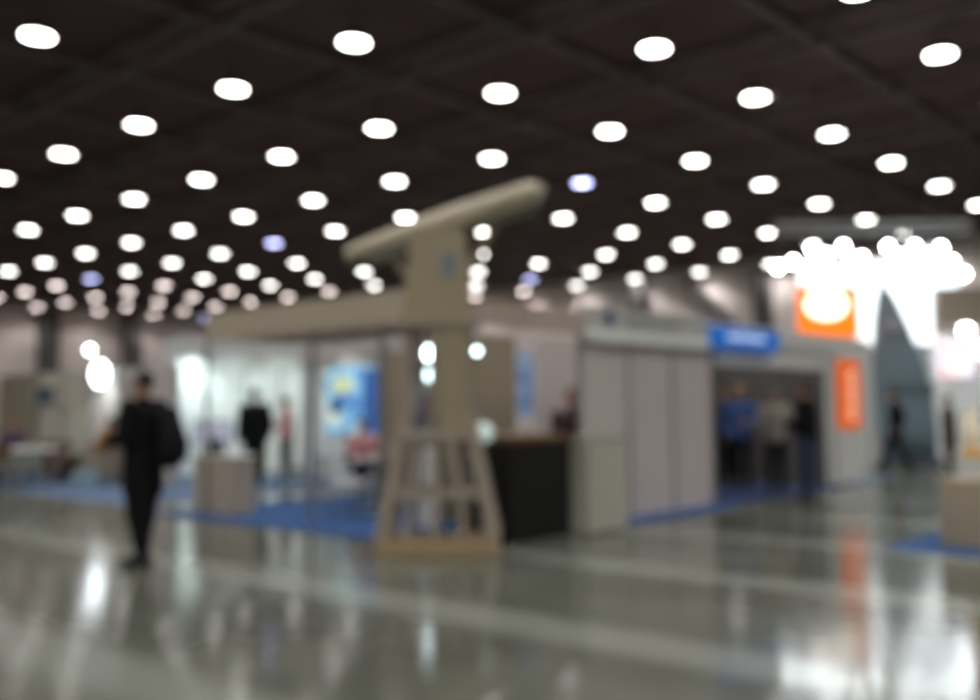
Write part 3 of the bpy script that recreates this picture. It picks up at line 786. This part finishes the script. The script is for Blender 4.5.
bm = BM(); lathe(bm, [(.19, .72), (.20, .78)], 20); obj('seat', bm, black, t_)
bm = BM(); lathe(bm, [(.2, 0), (.2, .02), (.03, .04), (.03, .72)], 18); obj('stem', bm, alu, t_)
kk = mk_chair(gp(590, 13.2), face(170), blk2, 'dark high-backed chair behind the pale counter')
for ch in kk.children:
    if ch.name.startswith('backrest'): ch.location.z = .3; ch.scale.z = 1.15

# cafe table group near the poster
ct0 = gp(392, 15.6)
mk_table(gp(375, 14.6), .40, .74, 'round cafe table with a pale top left of the tower', mat('pale_top', (150, 160, 158), .4))
mk_table(gp(322, 16.6), .34, .70, 'small round table left of the cafe table, on the blue carpet', mat('grey_top', (132, 138, 134), .4))
person(gp(362, 16.0), 150, 'person in a rose-pink top seated at the cafe table below the blue poster', 'sit', 1.62, pinkt, blk2, hair=hair_d, arms=('table', 'table'))
mk_chair(gp(362, 16.05), face(150), black, 'dark chair under the person in the rose-pink top', 'cafe chairs')
mk_chair(gp(403, 14.2), face(-100), black, 'dark chair right of the cafe table, next to the tower legs', 'cafe chairs')
mk_chair(gp(345, 13.9), face(60), white, 'white chair in front of the cafe table', 'cafe chairs')
mk_chair(gp(300, 16.8), face(100), mat('grey_seat', (96, 102, 104), .6), 'grey chair left of the small round table', 'cafe chairs')
bx_ = tag(boxo('box', (-.2, .2, -.15, .15, 0, .5), white, None, False, .02), 'white box standing behind the tower legs', 'box'); bx_.location = gp(428, 12.6); bx_.rotation_euler = (0, 0, FZ)
bx_.scale = (.8, .8, 1.9)

# lounge furniture, far left
def gl_(px, D): return gp(px, D)
mk_chair(gl_(105, 20.6), face(-90), mat('taupe_upholstery', (150, 140, 126), .8), 'taupe armchair holding the reclining person in mustard', arm=True)
person(gl_(101, 20.6), -90, 'reclining person in a mustard top with legs stretched out to the left', 'lounge', 1.74, must, blk, arms=('front', 'front'), recline=.35)
bb_ = tag(boxo('shopping_bag', (-.14, .14, -.08, .08, 0, .30), mat('pale_blue_bag', (150, 178, 196), .6), None, False, .01), 'pale blue bag on the carpet below the reclining person', 'bag'); bb_.location = gl_(91, 19.8); bb_.rotation_euler = (0, 0, FZ)
wt = thing('table', 'long white-edged table at the far left edge', 'table', gl_(16, 19.6), FZ)
boxo('tabletop', (-.95, .75, -.35, .35, .70, .78), white, wt, False, .01)
boxo('modesty_panel', (-.9, .7, -.3, -.27, .34, .70), mat('teal_grey_panel', (134, 146, 140), .5), wt, False)
for sx in (-.9, .68):
    for sy in (-.3, .3): boxo('leg', (sx - .025, sx + .025, sy - .025, sy + .025, 0, .70), alu, wt, False)
person(gl_(14, 20.5), 175, 'person in a dark plum top seated behind the far-left table', 'sit', 1.66, plum, blk2, arms=('table', 'table'))
mk_chair(gl_(14, 20.55), face(175), black, 'chair under the person in plum behind the far-left table')
mk_chair(gl_(45, 21.4), face(200), mat('brown_seat', (96, 72, 56), .7), 'brown armchair behind the right end of the far-left table', arm=True)
mk_chair(gl_(8, 18.6), face(0), mat('brown_seat', (96, 72, 56), .7), 'brown chair in front of the far-left table')

# ------------------------------------------------------------ stand lighting and added fill spots
def spot(px, py, D, tgt, power, size=60, col=(.88, 1, 1), r=.08):
    ld = bpy.data.lights.new('spot', 'SPOT'); ld.energy = power; ld.spot_size = math.radians(size); ld.spot_blend = .6; ld.shadow_soft_size = r; ld.color = col
    o = bpy.data.objects.new('stand_or_fill_spot', ld); C.objects.link(o); p = at(px, py, D); o.location = p
    o.rotation_euler = (Vector(tgt) - p).to_track_quat('-Z', 'Y').to_euler()
SPW = 1.0
def spt(p, tgt, power, size=70, col=(.86, 1, .98)):
    ld = bpy.data.lights.new('spot', 'SPOT'); ld.energy = power; ld.spot_size = math.radians(size); ld.spot_blend = .7; ld.shadow_soft_size = .06; ld.color = col
    o = bpy.data.objects.new('stand_or_fill_spot', ld); C.objects.link(o); o.location = p
    o.rotation_euler = (Vector(tgt) - Vector(p)).to_track_quat('-Z', 'Y').to_euler()
spt((12.1, 20.2, 2.9), (12.1, 21, 1.3), 120, 105, (.8, 1, .97))
pw = at(955, 350, 25.0); spt(pw, at(960, 400, 28), 70, 110, (.95, .98, 1))      # added fill spot without a fixture, brightens the far-right partition
for a in (13.2, 14.6, 16.0): spt((a, 19.6, 2.75), (a, 21, 1.4), 48, 100, (.8, 1, .97))
spt((12.0, 16.6, 2.8), (13.3, 16.6, 1.6), 45, 80)
for ch in sp2.children:
    if ch.name.startswith('lens'): ch.scale = (1, 1, 1.5)
spt((10.28 - .4, A_(99, 9.9), 2.4), (10.3, A_(100, 10.3), .9), 70, 80)

spt((9.3, 2.9, 2.5), (10.6, 2.9, .8), 60, 80, (.95, 1, 1))  # added fill spot without a fixture, whitens the right-edge counter top
w = bpy.data.worlds.new('world'); SC.world = w; w.use_nodes = True
w.node_tree.nodes['Background'].inputs[0].default_value = (.02, .02, .022, 1)
SC.view_settings.view_transform = 'Standard'; SC.view_settings.look = 'None'; SC.view_settings.gamma = 1
SC.view_settings.use_curve_mapping = False; SC.view_settings.exposure = 0.16
SC.cycles.use_denoising = True
